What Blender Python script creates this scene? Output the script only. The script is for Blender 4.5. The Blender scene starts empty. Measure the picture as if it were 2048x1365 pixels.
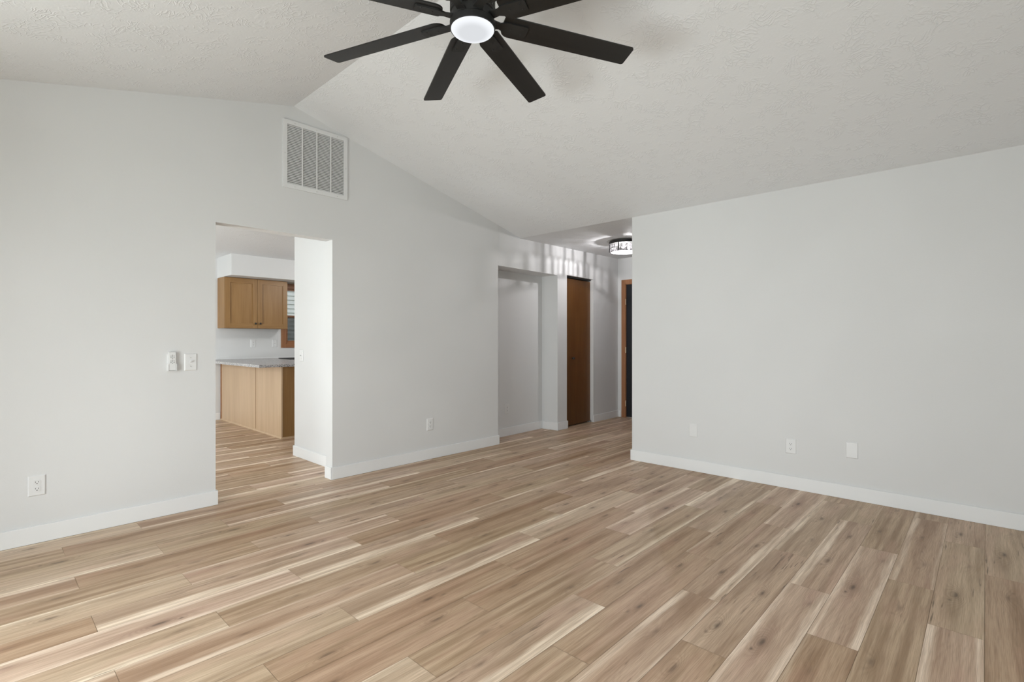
import bpy, bmesh, math, random
from mathutils import Vector, Matrix

random.seed(7)
SC = bpy.context.scene
COL = SC.collection
PI = math.pi

# ------------------------------------------------------------------ camera, world, light, exposure
F_PX = 1011.5
YAW = math.atan(949 / 1011.5)
cam_d = bpy.data.cameras.new('camera')
cam = bpy.data.objects.new('camera', cam_d)
COL.objects.link(cam)
cam_d.sensor_width = 36.0
cam_d.lens = F_PX / 2048 * 36.0
cam_d.shift_y = -2.0 / 2048
cam_d.clip_start = 0.02
cam.location = (0, 0, 1.206)
cam.rotation_euler = (PI / 2, 0, YAW - PI / 2)
SC.camera = cam

SC.view_settings.view_transform = 'Standard'
SC.view_settings.look = 'None'
SC.view_settings.gamma = 1.0
SC.view_settings.use_curve_mapping = False
SC.view_settings.exposure = 0.0

world = bpy.data.worlds.new('overcast sky')
SC.world = world
world.use_nodes = True
world.node_tree.nodes['Background'].inputs[0].default_value = (0.93, 0.97, 1.0, 1)
world.node_tree.nodes['Background'].inputs[1].default_value = 1.35


def area(name, loc, target, sx, sy, power, col=(1, 1, 1), spread=180):
    d = bpy.data.lights.new(name, 'AREA')
    d.shape = 'RECTANGLE'
    d.size, d.size_y = sx, sy
    d.energy = power
    d.color = col
    d.spread = math.radians(spread)
    o = bpy.data.objects.new(name, d)
    COL.objects.link(o)
    o.location = loc
    v = Vector(target) - Vector(loc)
    o.rotation_euler = v.to_track_quat('-Z', 'Y').to_euler()
    return o


DAY = (0.955, 0.985, 1.015)
# daylight through patio door and dining window; rear and dining fills are added
area('patio_sky', (-2.5, 2.2, 2.3), (1.0, 3.4, 0.5), 3.2, 2.0, 195, DAY)
area('patio_ground_bounce', (-2.7, 1.75, -0.05), (3.8, 1.9, 2.15), 3.0, 1.5, 335, DAY)
area('rear_fill', (0.3, -2.3, 1.5), (2.4, 4.0, 1.4), 2.6, 2.0, 88, DAY)  # added lamp outside the unseen rear window, evens the gable wall
area('dining_sky', (-2.3, 4.6, 2.2), (2.4, 7.6, 0.9), 2.6, 2.0, 205, DAY)
area('dining_fill', (-1.8, 5.0, 0.3), (2.6, 7.8, 2.2), 2.4, 1.2, 270, DAY)  # added lamp aimed upward to brighten the kitchen ceiling

# ------------------------------------------------------------------ node helpers


class NT:
    def __init__(self, mat):
        mat.use_nodes = True
        self.t = mat.node_tree
        self.t.nodes.clear()
        self.out = self.t.nodes.new('ShaderNodeOutputMaterial')

    def n(self, typ, **kw):
        nd = self.t.nodes.new(typ)
        for k, v in kw.items():
            setattr(nd, k, v)
        return nd

    def put(self, sock, v):
        if isinstance(v, bpy.types.NodeSocket):
            self.t.links.new(v, sock)
        else:
            sock.default_value = v

    def m(self, op, a, b=0.0, c=None, clamp=False):
        nd = self.n('ShaderNodeMath', operation=op, use_clamp=clamp)
        self.put(nd.inputs[0], a)
        self.put(nd.inputs[1], b)
        if c is not None:
            self.put(nd.inputs[2], c)
        return nd.outputs[0]

    def smooth(self, x, lo, hi, a=0.0, b=1.0):
        nd = self.n('ShaderNodeMapRange', interpolation_type='SMOOTHSTEP')
        self.put(nd.inputs[0], x)
        for i, v in zip((1, 2, 3, 4), (lo, hi, a, b)):
            self.put(nd.inputs[i], v)
        return nd.outputs[0]

    def xyz(self, x, y, z=0.0):
        nd = self.n('ShaderNodeCombineXYZ')
        for i, v in enumerate((x, y, z)):
            self.put(nd.inputs[i], v)
        return nd.outputs[0]

    def noise(self, vec, scale=1.0, detail=3.0, rough=0.5, dist=0.0):
        nd = self.n('ShaderNodeTexNoise')
        self.put(nd.inputs['Vector'], vec)
        nd.inputs['Scale'].default_value = scale
        nd.inputs['Detail'].default_value = detail
        nd.inputs['Roughness'].default_value = rough
        nd.inputs['Distortion'].default_value = dist
        return nd.outputs['Fac']

    def mix(self, f, a, b, blend='MIX'):
        nd = self.n('ShaderNodeMix', data_type='RGBA', blend_type=blend)
        self.put(nd.inputs[0], f)
        self.put(nd.inputs[6], a if isinstance(a, bpy.types.NodeSocket) else (*a, 1))
        self.put(nd.inputs[7], b if isinstance(b, bpy.types.NodeSocket) else (*b, 1))
        return nd.outputs[2]

    def bsdf(self, color, rough=0.5, spec=0.5, metal=0.0, normal=None):
        b = self.n('ShaderNodeBsdfPrincipled')
        self.put(b.inputs['Base Color'], color if isinstance(color, bpy.types.NodeSocket) else (*color, 1))
        self.put(b.inputs['Roughness'], rough)
        b.inputs['Specular IOR Level'].default_value = spec
        b.inputs['Metallic'].default_value = metal
        if normal is not None:
            self.t.links.new(normal, b.inputs['Normal'])
        self.t.links.new(b.outputs[0], self.out.inputs[0])
        return b

    def bump(self, h, strength=0.3, dist=0.002):
        b = self.n('ShaderNodeBump')
        b.inputs['Strength'].default_value = strength
        b.inputs['Distance'].default_value = dist
        self.put(b.inputs['Height'], h)
        return b.outputs[0]

    def geo(self):
        return self.n('ShaderNodeNewGeometry').outputs['Position']

    def obj(self):
        return self.n('ShaderNodeTexCoord').outputs['Object']


def newmat(name):
    m = bpy.data.materials.new(name)
    return m, NT(m)


def paint(name, col, rough, nscale, strength, dist, spec=0.3):
    m, t = newmat(name)
    p = t.geo()
    h = t.noise(p, nscale, 3.0, 0.55)
    tone = t.noise(p, 1.3, 2.0)
    c = t.mix(t.smooth(tone, 0.3, 0.7), tuple(x * 0.985 for x in col), tuple(min(1, x * 1.015) for x in col))
    t.bsdf(c, rough, spec, normal=t.bump(h, strength, dist))
    return m


M = {}
M['wall'] = paint('light grey wall paint', (0.70, 0.705, 0.705), 0.65, 160, 0.25, 0.0015)
M['trim'] = paint('white trim paint', (0.80, 0.81, 0.815), 0.4, 60, 0.05, 0.0005, 0.4)
M['plastic'] = paint('white plastic', (0.75, 0.755, 0.755), 0.35, 40, 0.02, 0.0003, 0.5)
M['vinyl'] = paint('white vinyl frame', (0.85, 0.85, 0.84), 0.4, 40, 0.02, 0.0003, 0.5)


def ceiling_mat():
    m, t = newmat('stomp textured ceiling paint')
    p = t.geo()
    warp = t.n('ShaderNodeTexNoise')
    t.put(warp.inputs['Vector'], p)
    warp.inputs['Scale'].default_value = 6.0
    add = t.n('ShaderNodeVectorMath', operation='MULTIPLY_ADD')
    t.put(add.inputs[0], warp.outputs['Color'])
    add.inputs[1].default_value = (0.35, 0.35, 0.35)
    t.put(add.inputs[2], p)
    vor = t.n('ShaderNodeTexVoronoi', feature='DISTANCE_TO_EDGE')
    t.put(vor.inputs['Vector'], add.outputs[0])
    vor.inputs['Scale'].default_value = 26.0
    ridge = t.smooth(vor.outputs['Distance'], 0.0, 0.16, 1.0, 0.0)
    patch = t.smooth(t.noise(p, 9.0, 2.0), 0.44, 0.6)
    fine = t.noise(p, 90.0, 2.0)
    h = t.m('ADD', t.m('MULTIPLY', ridge, patch), t.m('MULTIPLY', fine, 0.35))
    t.bsdf((0.80, 0.815, 0.83), 0.75, 0.2, normal=t.bump(h, 0.45, 0.003))
    return m


M['ceiling'] = ceiling_mat()

PW = 0.178


def floor_mat():
    m, t = newmat('oak vinyl planks')
    a1 = t.n('ShaderNodeAttribute', attribute_name='plank')
    a2 = t.n('ShaderNodeAttribute', attribute_name='knot_one')
    a3 = t.n('ShaderNodeAttribute', attribute_name='knot_two')

    def sep(a):
        s = t.n('ShaderNodeSeparateColor')
        t.put(s.inputs[0], a.outputs['Color'])
        return s.outputs[0], s.outputs[1], s.outputs[2], a.outputs['Alpha']
    u, v, tone, rnd = sep(a1)
    k1u, k1v, k1s, sapL = sep(a2)
    k2u, k2v, k2s, sapR = sep(a3)
    seed = t.m('MULTIPLY', rnd, 37.0)

    def N(su, sv, detail=3.0, off=0.0, rough=0.5):
        return t.noise(t.xyz(t.m('MULTIPLY', u, su), t.m('MULTIPLY', v, sv), t.m('ADD', seed, off)), 1.0, detail, rough)

    def gauss(ku, kv, ks, wu, wv):
        du = t.m('DIVIDE', t.m('SUBTRACT', u, ku), wu)
        dv = t.m('DIVIDE', t.m('SUBTRACT', v, kv), wv)
        d2 = t.m('ADD', t.m('MULTIPLY', du, du), t.m('MULTIPLY', dv, dv))
        return t.m('MULTIPLY', t.m('EXPONENT', t.m('MULTIPLY', d2, -1.0)), ks)
    # swell of grain round each knot, its dark core, and a smaller core beside it
    big = t.m('ADD', gauss(k1u, k1v, k1s, 0.105, 0.036), gauss(k2u, k2v, k2s, 0.085, 0.030))
    wk = t.m('MULTIPLY', t.m('SUBTRACT', N(30.0, 60.0, 2.0, 71.0), 0.5), 0.8)
    core = t.m('ADD', gauss(k1u, k1v, k1s, 0.034, 0.0100), gauss(k2u, k2v, k2s, 0.030, 0.0085))
    core = t.m('ADD', core, gauss(t.m('SUBTRACT', k1u, 0.075), t.m('ADD', k1v, 0.018), t.m('MULTIPLY', k1s, 0.7), 0.012, 0.006))
    core = t.m('MULTIPLY', core, t.m('ADD', 1.1, wk), clamp=True)
    ph = t.m('ADD', t.m('MULTIPLY', v, 420.0), t.m('MULTIPLY', N(0.8, 3.0, 2.0, 9.0), 95.0))
    ph = t.m('ADD', ph, t.m('MULTIPLY', big, 42.0))
    ph = t.m('ADD', ph, t.m('MULTIPLY', N(9.0, 30.0, 2.0, 11.0), 5.0))
    ring = t.m('MULTIPLY_ADD', t.m('SINE', ph), 0.5, 0.5)
    ring = t.m('POWER', ring, 1.5)
    streak = N(1.1, 26.0, 4.0, 1.0, 0.6)
    fine = N(9.0, 420.0, 2.0, 5.0)
    broad = N(0.8, 6.0, 2.0, 21.0)
    c = t.mix(t.smooth(streak, 0.32, 0.68), (0.285, 0.186, 0.113), (0.475, 0.345, 0.236))
    c = t.mix(t.m('MULTIPLY', t.smooth(broad, 0.40, 0.66), 0.50), c, (0.50, 0.375, 0.265))
    c = t.mix(t.m('MULTIPLY', t.smooth(N(1.2, 10.0, 3.0, 25.0), 0.50, 0.68), 0.50), c, (0.205, 0.122, 0.066))
    ringamt = t.m('ADD', 0.10, t.m('MULTIPLY', t.m('MINIMUM', big, 1.0), 0.36))
    c = t.mix(t.m('MULTIPLY', ring, ringamt), c, (0.155, 0.092, 0.048))
    c = t.mix(t.m('MULTIPLY', t.smooth(N(1.6, 9.0, 2.0, 81.0), 0.50, 0.66), 0.40), c, (0.43, 0.275, 0.195))
    # sapwood along the plank's edges
    wob = t.m('MULTIPLY', t.m('SUBTRACT', N(1.8, 1.0, 4.0, 31.0), 0.5), 0.34)
    vr = t.m('DIVIDE', v, PW)
    mL = t.smooth(t.m('SUBTRACT', t.m('ADD', vr, wob), sapL), -0.06, 0.035, 1.0, 0.0)
    mR = t.smooth(t.m('SUBTRACT', t.m('ADD', t.m('SUBTRACT', 1.0, vr), wob), sapR), -0.06, 0.035, 1.0, 0.0)
    mL = t.m('MULTIPLY', mL, t.smooth(sapL, 0.01, 0.08))
    mR = t.m('MULTIPLY', mR, t.smooth(sapR, 0.01, 0.08))
    sap = t.m('MAXIMUM', mL, mR)
    sapc = t.mix(t.smooth(N(1.3, 48.0, 3.0, 41.0), 0.35, 0.65), (0.47, 0.355, 0.248), (0.68, 0.56, 0.43))
    c = t.mix(t.m('MULTIPLY', sap, t.smooth(N(2.0, 30.0, 3.0, 45.0), 0.30, 0.55, 0.45, 0.92)), c, sapc)
    # mineral streaks, cracks and knots
    crk = t.smooth(N(6.0, 85.0, 3.0, 51.0), 0.58, 0.70)
    zone = t.m('ADD', t.smooth(N(1.8, 8.0, 2.0, 61.0), 0.52, 0.66, 0.0, 1.0), t.m('MULTIPLY', big, 0.9), clamp=True)
    c = t.mix(t.m('MULTIPLY', t.m('MULTIPLY', crk, zone), 0.85), c, (0.105, 0.066, 0.038))
    c = t.mix(t.m('MULTIPLY', t.m('MINIMUM', big, 1.0), 0.24), c, (0.215, 0.130, 0.070))
    c = t.mix(t.m('MULTIPLY', core, 0.88), c, (0.070, 0.044, 0.026))
    c = t.mix(t.m('MULTIPLY', t.smooth(fine, 0.40, 0.68), 0.34), c, (0.175, 0.108, 0.062))
    # tone of this plank: dark ones are also warmer
    hsv = t.n('ShaderNodeHueSaturation')
    t.put(hsv.inputs['Hue'], t.m('MULTIPLY_ADD', t.m('SUBTRACT', rnd, 0.5), 0.014, 0.5))
    t.put(hsv.inputs['Saturation'], t.m('MULTIPLY_ADD', tone, -0.24, 0.97))
    t.put(hsv.inputs['Value'], t.m('MULTIPLY_ADD', tone, 0.42, 1.36))
    t.put(hsv.inputs['Color'], c)
    c = hsv.outputs[0]
    h = t.m('ADD', t.m('MULTIPLY', fine, 0.5), t.m('MULTIPLY', crk, -0.5))
    t.bsdf(c, t.m('MULTIPLY_ADD', fine, 0.12, 0.38), 0.42, normal=t.bump(h, 0.12, 0.0006))
    return m


M['floor'] = floor_mat()


def solid(name, col, rough=0.5, spec=0.5, metal=0.0, var=0.06, nscale=30.0):
    m, t = newmat(name)
    f = t.noise(t.obj(), nscale, 2.0)
    c = t.mix(f, tuple(x * (1 - var) for x in col), tuple(min(1.0, x * (1 + var)) for x in col))
    t.bsdf(c, rough, spec, metal)
    return m


def wood(name, dark, light, axis=2, rough=0.4, scale=1.0):
    m, t = newmat(name)
    s = t.n('ShaderNodeSeparateXYZ')
    t.put(s.inputs[0], t.obj())
    sc = [55.0 * scale] * 3
    sc[axis] = 2.2 * scale
    vec = t.xyz(*[t.m('MULTIPLY', s.outputs[i], sc[i]) for i in range(3)])
    a = t.noise(vec, 1.0, 4.0, 0.6, 0.3)
    sc2 = [9.0 * scale] * 3
    sc2[axis] = 0.8 * scale
    b = t.noise(t.xyz(*[t.m('MULTIPLY', s.outputs[i], sc2[i]) for i in range(3)]), 1.0, 2.0)
    f = t.m('ADD', t.m('MULTIPLY', t.smooth(a, 0.3, 0.7), 0.5), t.m('MULTIPLY', t.smooth(b, 0.35, 0.65), 0.5))
    t.bsdf(t.mix(f, dark, light), rough, 0.4)
    return m


M['maple'] = wood('honey maple', (0.265, 0.142, 0.050), (0.345, 0.198, 0.078))
M['maple_lit'] = wood('honey maple lit side', (0.53, 0.375, 0.235), (0.62, 0.455, 0.30))  # same maple, lightened to paint in the window light on this side
M['maple_h'] = wood('honey maple rail', (0.265, 0.142, 0.050), (0.345, 0.198, 0.078), axis=0)
M['closet'] = wood('brown birch closet door', (0.095, 0.035, 0.0075), (0.135, 0.056, 0.013))
M['casing'] = wood('reddish oak casing', (0.27, 0.115, 0.05), (0.37, 0.175, 0.082))
M['casing_h'] = wood('reddish oak casing head', (0.27, 0.115, 0.05), (0.37, 0.175, 0.082), axis=0)
M['black_door'] = solid('black door paint', (0.012, 0.014, 0.018), 0.4, 0.4)
M['fan'] = solid('matte black fan metal', (0.017, 0.0167, 0.016), 0.5, 0.35)
M['blade'] = wood('black fan blade', (0.0105, 0.0102, 0.0096), (0.0155, 0.015, 0.0142), axis=0, rough=0.42)
M['black'] = solid('black metal', (0.015, 0.015, 0.015), 0.35, 0.5)
M['dark_slot'] = solid('dark opening', (0.03, 0.03, 0.03), 0.8, 0.1)
M['duct'] = solid('painted duct shade', (0.15, 0.15, 0.147), 0.8, 0.1)  # dark tone stands in for the shade behind the louvers
M['steel'] = solid('brushed steel', (0.6, 0.6, 0.58), 0.35, 0.5, 1.0)
M['brass'] = solid('pale brass', (0.78, 0.68, 0.48), 0.3, 0.5, 1.0)
M['sink'] = solid('black composite sink', (0.02, 0.02, 0.022), 0.4, 0.4)
M['siding'] = solid('white house siding', (0.78, 0.79, 0.79), 0.6, 0.3)
M['grass'] = solid('lawn grass', (0.10, 0.16, 0.05), 0.9, 0.1, 0, 0.5, 6.0)


def granite_mat():
    m, t = newmat('speckled grey granite')
    p = t.obj()
    v = t.n('ShaderNodeTexVoronoi')
    t.put(v.inputs['Vector'], p)
    v.inputs['Scale'].default_value = 130.0
    s = t.n('ShaderNodeSeparateColor')
    t.put(s.inputs[0], v.outputs['Color'])
    a = t.mix(t.smooth(s.outputs[0], 0.25, 0.75), (0.16, 0.16, 0.165), (0.66, 0.65, 0.64))
    b = t.mix(t.smooth(t.noise(p, 60.0, 3.0), 0.45, 0.6), a, (0.42, 0.42, 0.44))
    t.bsdf(b, 0.28, 0.5)
    return m


M['granite'] = granite_mat()


def emit_mat(name, col, strength):
    m, t = newmat(name)
    e = t.n('ShaderNodeEmission')
    e.inputs[0].default_value = (*col, 1)
    e.inputs[1].default_value = strength
    t.t.links.new(e.outputs[0], t.out.inputs[0])
    return m


def lens_mat():
    m, t = newmat('lit frosted fan lens')
    lw = t.n('ShaderNodeLayerWeight')
    lw.inputs[0].default_value = 0.3
    sp = t.n('ShaderNodeSeparateXYZ')
    t.put(sp.inputs[0], t.obj())
    r2 = t.m('SQRT', t.m('ADD', t.m('MULTIPLY', sp.outputs[0], sp.outputs[0]), t.m('MULTIPLY', sp.outputs[1], sp.outputs[1])))
    k = t.smooth(r2, 0.06, 0.113, 0.78, 1.05)
    e = t.n('ShaderNodeEmission')
    e.inputs[0].default_value = (0.94, 0.965, 1.0, 1)
    t.put(e.inputs[1], k)
    t.t.links.new(e.outputs[0], t.out.inputs[0])
    return m


M['lens'] = lens_mat()
M['bulb'] = emit_mat('glowing bulb', (1.0, 0.95, 1.0), 4.0)


def glass_mat(name, tint, gloss=0.06):
    m, t = newmat(name)
    tr = t.n('ShaderNodeBsdfTransparent')
    tr.inputs[0].default_value = (*tint, 1)
    gl = t.n('ShaderNodeBsdfGlossy')
    gl.inputs['Roughness'].default_value = 0.02
    mx = t.n('ShaderNodeMixShader')
    mx.inputs[0].default_value = gloss
    t.t.links.new(tr.outputs[0], mx.inputs[1])
    t.t.links.new(gl.outputs[0], mx.inputs[2])
    t.t.links.new(mx.outputs[0], t.out.inputs[0])
    return m


M['glass'] = glass_mat('window glass', (0.97, 0.98, 0.97))


def screen_mat():
    m, t = newmat('insect screen mesh')
    tr = t.n('ShaderNodeBsdfTransparent')
    df = t.n('ShaderNodeBsdfDiffuse')
    df.inputs[0].default_value = (0.08, 0.085, 0.09, 1)
    mx = t.n('ShaderNodeMixShader')
    mx.inputs[0].default_value = 0.62
    t.t.links.new(tr.outputs[0], mx.inputs[1])
    t.t.links.new(df.outputs[0], mx.inputs[2])
    t.t.links.new(mx.outputs[0], t.out.inputs[0])
    return m


M['screen'] = screen_mat()


def crystal_mat(name, trans, tl):
    m, t = newmat(name)
    tr = t.n('ShaderNodeBsdfTransparent')
    tr.inputs[0].default_value = (trans, trans, trans, 1)
    ts = t.n('ShaderNodeBsdfTranslucent')
    ts.inputs[0].default_value = (0.95, 0.92, 0.97, 1)
    gl = t.n('ShaderNodeBsdfGlossy')
    gl.inputs['Roughness'].default_value = 0.05
    m1 = t.n('ShaderNodeMixShader')
    m1.inputs[0].default_value = tl
    m2 = t.n('ShaderNodeMixShader')
    m2.inputs[0].default_value = 0.25
    t.t.links.new(tr.outputs[0], m1.inputs[1])
    t.t.links.new(ts.outputs[0], m1.inputs[2])
    t.t.links.new(m1.outputs[0], m2.inputs[1])
    t.t.links.new(gl.outputs[0], m2.inputs[2])
    t.t.links.new(m2.outputs[0], t.out.inputs[0])
    return m


M['crystal_a'] = crystal_mat('clear crystal', 0.80, 0.012)
M['crystal_b'] = crystal_mat('dense streak crystal', 0.50, 0.006)  # dimmed crystal copy, made denser so the lamp stripes the hall wall
M['frosted'] = crystal_mat('added frosted diffuser', 0.80, 0.30)  # finish chosen to soften and spread the hall lamp's downlight

# ------------------------------------------------------------------ mesh helpers


def bx(bm, x0, x1, y0, y1, z0, z1):
    v = [bm.verts.new(p) for p in ((x0, y0, z0), (x1, y0, z0), (x1, y1, z0), (x0, y1, z0),
                                   (x0, y0, z1), (x1, y0, z1), (x1, y1, z1), (x0, y1, z1))]
    for f in ((3, 2, 1, 0), (4, 5, 6, 7), (0, 1, 5, 4), (1, 2, 6, 5), (2, 3, 7, 6), (3, 0, 4, 7)):
        bm.faces.new([v[i] for i in f])
    return v


def box(*a, bevel=0.0, seg=2):
    bm = bmesh.new()
    bx(bm, *a)
    if bevel:
        bmesh.ops.bevel(bm, geom=bm.edges[:], offset=bevel, segments=seg, affect='EDGES', profile=0.5)
    return bm


def prism(bm, poly, axis, a, b):
    """poly of 2-D points extruded along an axis: 'y' takes (x,z), 'z' takes (x,y), 'x' takes (y,z)"""
    def P(p, k):
        return {'y': (p[0], k, p[1]), 'z': (p[0], p[1], k), 'x': (k, p[0], p[1])}[axis]
    lo = [bm.verts.new(P(p, a)) for p in poly]
    hi = [bm.verts.new(P(p, b)) for p in poly]
    n = len(poly)
    bm.faces.new(lo)
    bm.faces.new(hi[::-1])
    for i in range(n):
        bm.faces.new((lo[i], hi[i], hi[(i + 1) % n], lo[(i + 1) % n]))


def lathe(bm, prof, seg=40, axis='z', ox=0, oy=0, oz=0):
    """(r, h) profile revolved about an axis; closed with caps where r is 0"""
    rings = []
    for r, h in prof:
        if r < 1e-6:
            q = (0, 0, h)
            rings.append([bm.verts.new(q)])
        else:
            rings.append([bm.verts.new((r * math.cos(2 * PI * i / seg), r * math.sin(2 * PI * i / seg), h)) for i in range(seg)])
    new = [v for rg in rings for v in rg]
    for a, b in zip(rings, rings[1:]):
        for i in range(seg):
            j = (i + 1) % seg
            if len(a) == 1 and len(b) == 1:
                continue
            if len(a) == 1:
                bm.faces.new((a[0], b[j], b[i]))
            elif len(b) == 1:
                bm.faces.new((a[i], a[j], b[0]))
            else:
                bm.faces.new((a[i], a[j], b[j], b[i]))
    for v in new:
        x, y, z = v.co
        if axis == 'y':
            v.co = (x + ox, z + oy, y + oz)
        elif axis == 'x':
            v.co = (z + ox, x + oy, y + oz)
        else:
            v.co = (x + ox, y + oy, z + oz)


def obj(name, bm, mat, parent=None, loc=None, rot=None, smooth=False):
    bmesh.ops.recalc_face_normals(bm, faces=bm.faces[:])
    me = bpy.data.meshes.new(name)
    bm.to_mesh(me)
    bm.free()
    if smooth:
        for p in me.polygons:
            p.use_smooth = True
        try:
            me.set_sharp_from_angle(angle=math.radians(35))
        except Exception:
            pass
    me.materials.append(M[mat] if isinstance(mat, str) else mat)
    o = bpy.data.objects.new(name, me)
    COL.objects.link(o)
    if parent:
        o.parent = parent
    if loc:
        o.location = loc
    if rot:
        o.rotation_euler = rot
    return o


def tag(o, label, cat, group=None, kind=None):
    o['label'] = label
    o['category'] = cat
    if group:
        o['group'] = group
    if kind:
        o['kind'] = kind
    return o


def thing(name, label, cat, loc=(0, 0, 0), rz=0.0, group=None, kind=None):
    o = bpy.data.objects.new(name, None)
    o.empty_display_size = 0.1
    COL.objects.link(o)
    o.location = loc
    o.rotation_euler = (0, 0, rz)
    return tag(o, label, cat, group, kind)


def dup(root, loc, rz, label=None):
    r = root.copy()
    COL.objects.link(r)
    r.location = loc
    r.rotation_euler = (0, 0, rz)
    if label:
        r['label'] = label
    for ch in list(root.children):
        c = ch.copy()
        COL.objects.link(c)
        c.parent = r
        for g in list(ch.children):
            d = g.copy()
            COL.objects.link(d)
            d.parent = c
    return r


# ------------------------------------------------------------------ measures of the place
YA = 4.117          # face of the gable wall at the photo's left
TA = 0.115
XL = -0.95          # window wall beside the camera
XB = 4.54           # face of the long wall at the right
YB = 2.602          # its free end
XR, ZR, ZC = 1.79, 3.113, 2.44
YBK = -1.7
DX0, DX1, DZ = 1.216, 2.122, 2.072     # opening to the kitchen
XA = 4.152          # right end of the gable wall, where the alcove starts
PHI = math.atan(0.04)
HO = (XA, 4.120, 0)
YK = 8.48           # rear wall of the kitchen
XK = 2.30           # short return wall in the kitchen
BH, BT = 0.104, 0.013


def zc(x):
    return ZR - abs(x - XR) * (ZR - ZC) / (XB - XR)


# ------------------------------------------------------------------ floor: planks laid along X
def build_floor():
    verts, faces, A1, A2, A3 = [], [], [], [], []
    rng = random.Random(11)
    y0 = 0.006
    L = 1.212
    ph = {0: 2.777, 1: 3.162, 2: 2.345}
    # board: tone, sapwood at either edge, two knots (along, across, strength)
    BOARDS = [
        (0.10, 0.20, 0.14, (0.589, 0.113, 1.0), (1.05, 0.05, 0.35)),    # 0 the big double knot
        (-0.10, 0.10, 0.22, (0.33, 0.06, 0.35), (0.80, 0.10, 0.45)),
        (0.05, 0.0, 0.30, (0.42, 0.09, 0.6), (0.90, 0.07, 0.75)),
        (-0.60, 0.0, 0.10, (0.25, 0.08, 0.45), (0.95, 0.11, 0.35)),     # 3 dark brown
        (0.0, 0.0, 0.0, (0.20, 0.11, 0.75), (0.62, 0.06, 0.85)),
        (-0.36, 0.0, 0.0, (0.50, 0.07, 0.8), (1.02, 0.12, 0.7)),        # 5 warm with dark streaks
        (0.35, 0.34, 0.0, (0.55, 0.12, 0.5), (1.10, 0.09, 0.3)),        # 6 pale
        (0.12, 0.0, 0.14, (0.75, 0.09, 0.6), (0.30, 0.05, 0.4)),
        (-0.10, 0.0, 0.0, (0.90, 0.10, 0.4), (0.35, 0.13, 0.5)),
        (0.22, 0.0, 0.20, (0.15, 0.06, 0.4), (0.70, 0.10, 0.7)),
        (-0.15, 0.16, 0.0, (0.60, 0.12, 0.55), (1.0, 0.06, 0.5)),
        (0.05, 0.0, 0.0, (0.40, 0.10, 0.9), (0.85, 0.06, 0.3)),
    ]
    # boards as they lie in the foreground: (row, place in row) -> board, turned, tone shift
    LAID = {(0, -1): (0, True, -0.05), (0, 0): (11, False, 0.0), (0, 1): (4, False, 0.0),
            (1, -1): (8, False, -0.05), (1, 0): (1, False, -0.2), (1, -2): (8, True, 0.1),
            (2, 0): (0, False, 0.0), (2, -1): (3, False, 0.1), (2, 1): (8, False, -0.1),
            (3, -1): (0, False, 0.1), (3, 0): (2, False, 0.05), (3, 1): (11, True, 0.0),
            (4, -1): (4, False, 0.1), (4, -2): (5, False, 0.05), (4, 0): (7, False, 0.1),
            (5, 0): (2, True, -0.05), (5, -1): (1, False, 0.0), (5, -2): (8, True, 0.1),
            (6, -1): (5, False, 0.1), (6, -2): (8, False, 0.1), (6, 0): (3, False, 0.25),
            (7, -1): (3, False, -0.02), (7, -2): (6, False, -0.05), (7, 0): (7, True, 0.0),
            (8, -1): (8, True, -0.02), (8, 0): (10, False, 0.1), (8, -2): (9, False, 0.0),
            (-1, 0): (3, True, 0.15), (-1, 1): (11, False, 0.05), (-1, -1): (1, True, 0.0)}
    for r in range(-11, 50):
        ya = y0 + r * PW
        p = ph[r % 3]
        k0 = math.floor((-1.1 - p) / L)
        for k in range(k0, 8):
            xa = p + k * L
            xb = xa + L
            if xa > 7.4:
                break
            g = 0.0007
            # every plank prints one of a set of boards, sometimes turned end for end
            board = rng.randrange(len(BOARDS))
            flip = rng.random() < 0.4
            tone = BOARDS[board][0] + rng.uniform(-0.22, 0.22)
            if (r, k) in LAID:
                board, flip, dt = LAID[(r, k)]
                tone = BOARDS[board][0] + dt
            _, sl, sr, k1, k2 = BOARDS[board]
            seed = (board * 0.0837 + 0.03) % 1.0
            i = len(verts)
            for (x, y) in ((xa + g, ya + g), (xb - g, ya + g), (xb - g, ya + PW - g), (xa + g, ya + PW - g)):
                verts.append((x, y, 0.0))
                u, v = x - xa, y - ya
                if flip:
                    u, v = L - u, PW - v
                A1 += [u, v, tone, seed]
                A2 += [*k1, sl]
                A3 += [*k2, sr]
            faces.append((i, i + 1, i + 2, i + 3))
    me = bpy.data.meshes.new('floor')
    n = len(verts)
    # sub-floor slab that shows as the thin joints between planks
    xs0, xs1, ys0, ys1 = -1.05, 7.35, -1.85, 8.62
    base = [(xs0, ys0, -0.0012), (xs1, ys0, -0.0012), (xs1, ys1, -0.0012), (xs0, ys1, -0.0012),
            (xs0, ys0, -0.12), (xs1, ys0, -0.12), (xs1, ys1, -0.12), (xs0, ys1, -0.12)]
    verts += base
    fb = [(0, 1, 2, 3), (7, 6, 5, 4), (0, 4, 5, 1), (1, 5, 6, 2), (2, 6, 7, 3), (3, 7, 4, 0)]
    faces += [tuple(n + q for q in f) for f in fb]
    me.from_pydata(verts, [], faces)
    for nm, dat in (('plank', A1), ('knot_one', A2), ('knot_two', A3)):
        at = me.attributes.new(nm, 'FLOAT_COLOR', 'POINT')
        at.data.foreach_set('color', dat + [0.0] * (8 * 4))
    me.materials.append(M['floor'])
    me.materials.append(solid('plank joint', (0.34, 0.25, 0.175), 0.7, 0.2))
    for k in range(len(faces) - 6, len(faces)):
        me.polygons[k].material_index = 1
    o = bpy.data.objects.new('floor', me)
    COL.objects.link(o)
    tag(o, 'light oak plank floor running through the room, hall and kitchen', 'floor', kind='structure')


build_floor()


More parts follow.
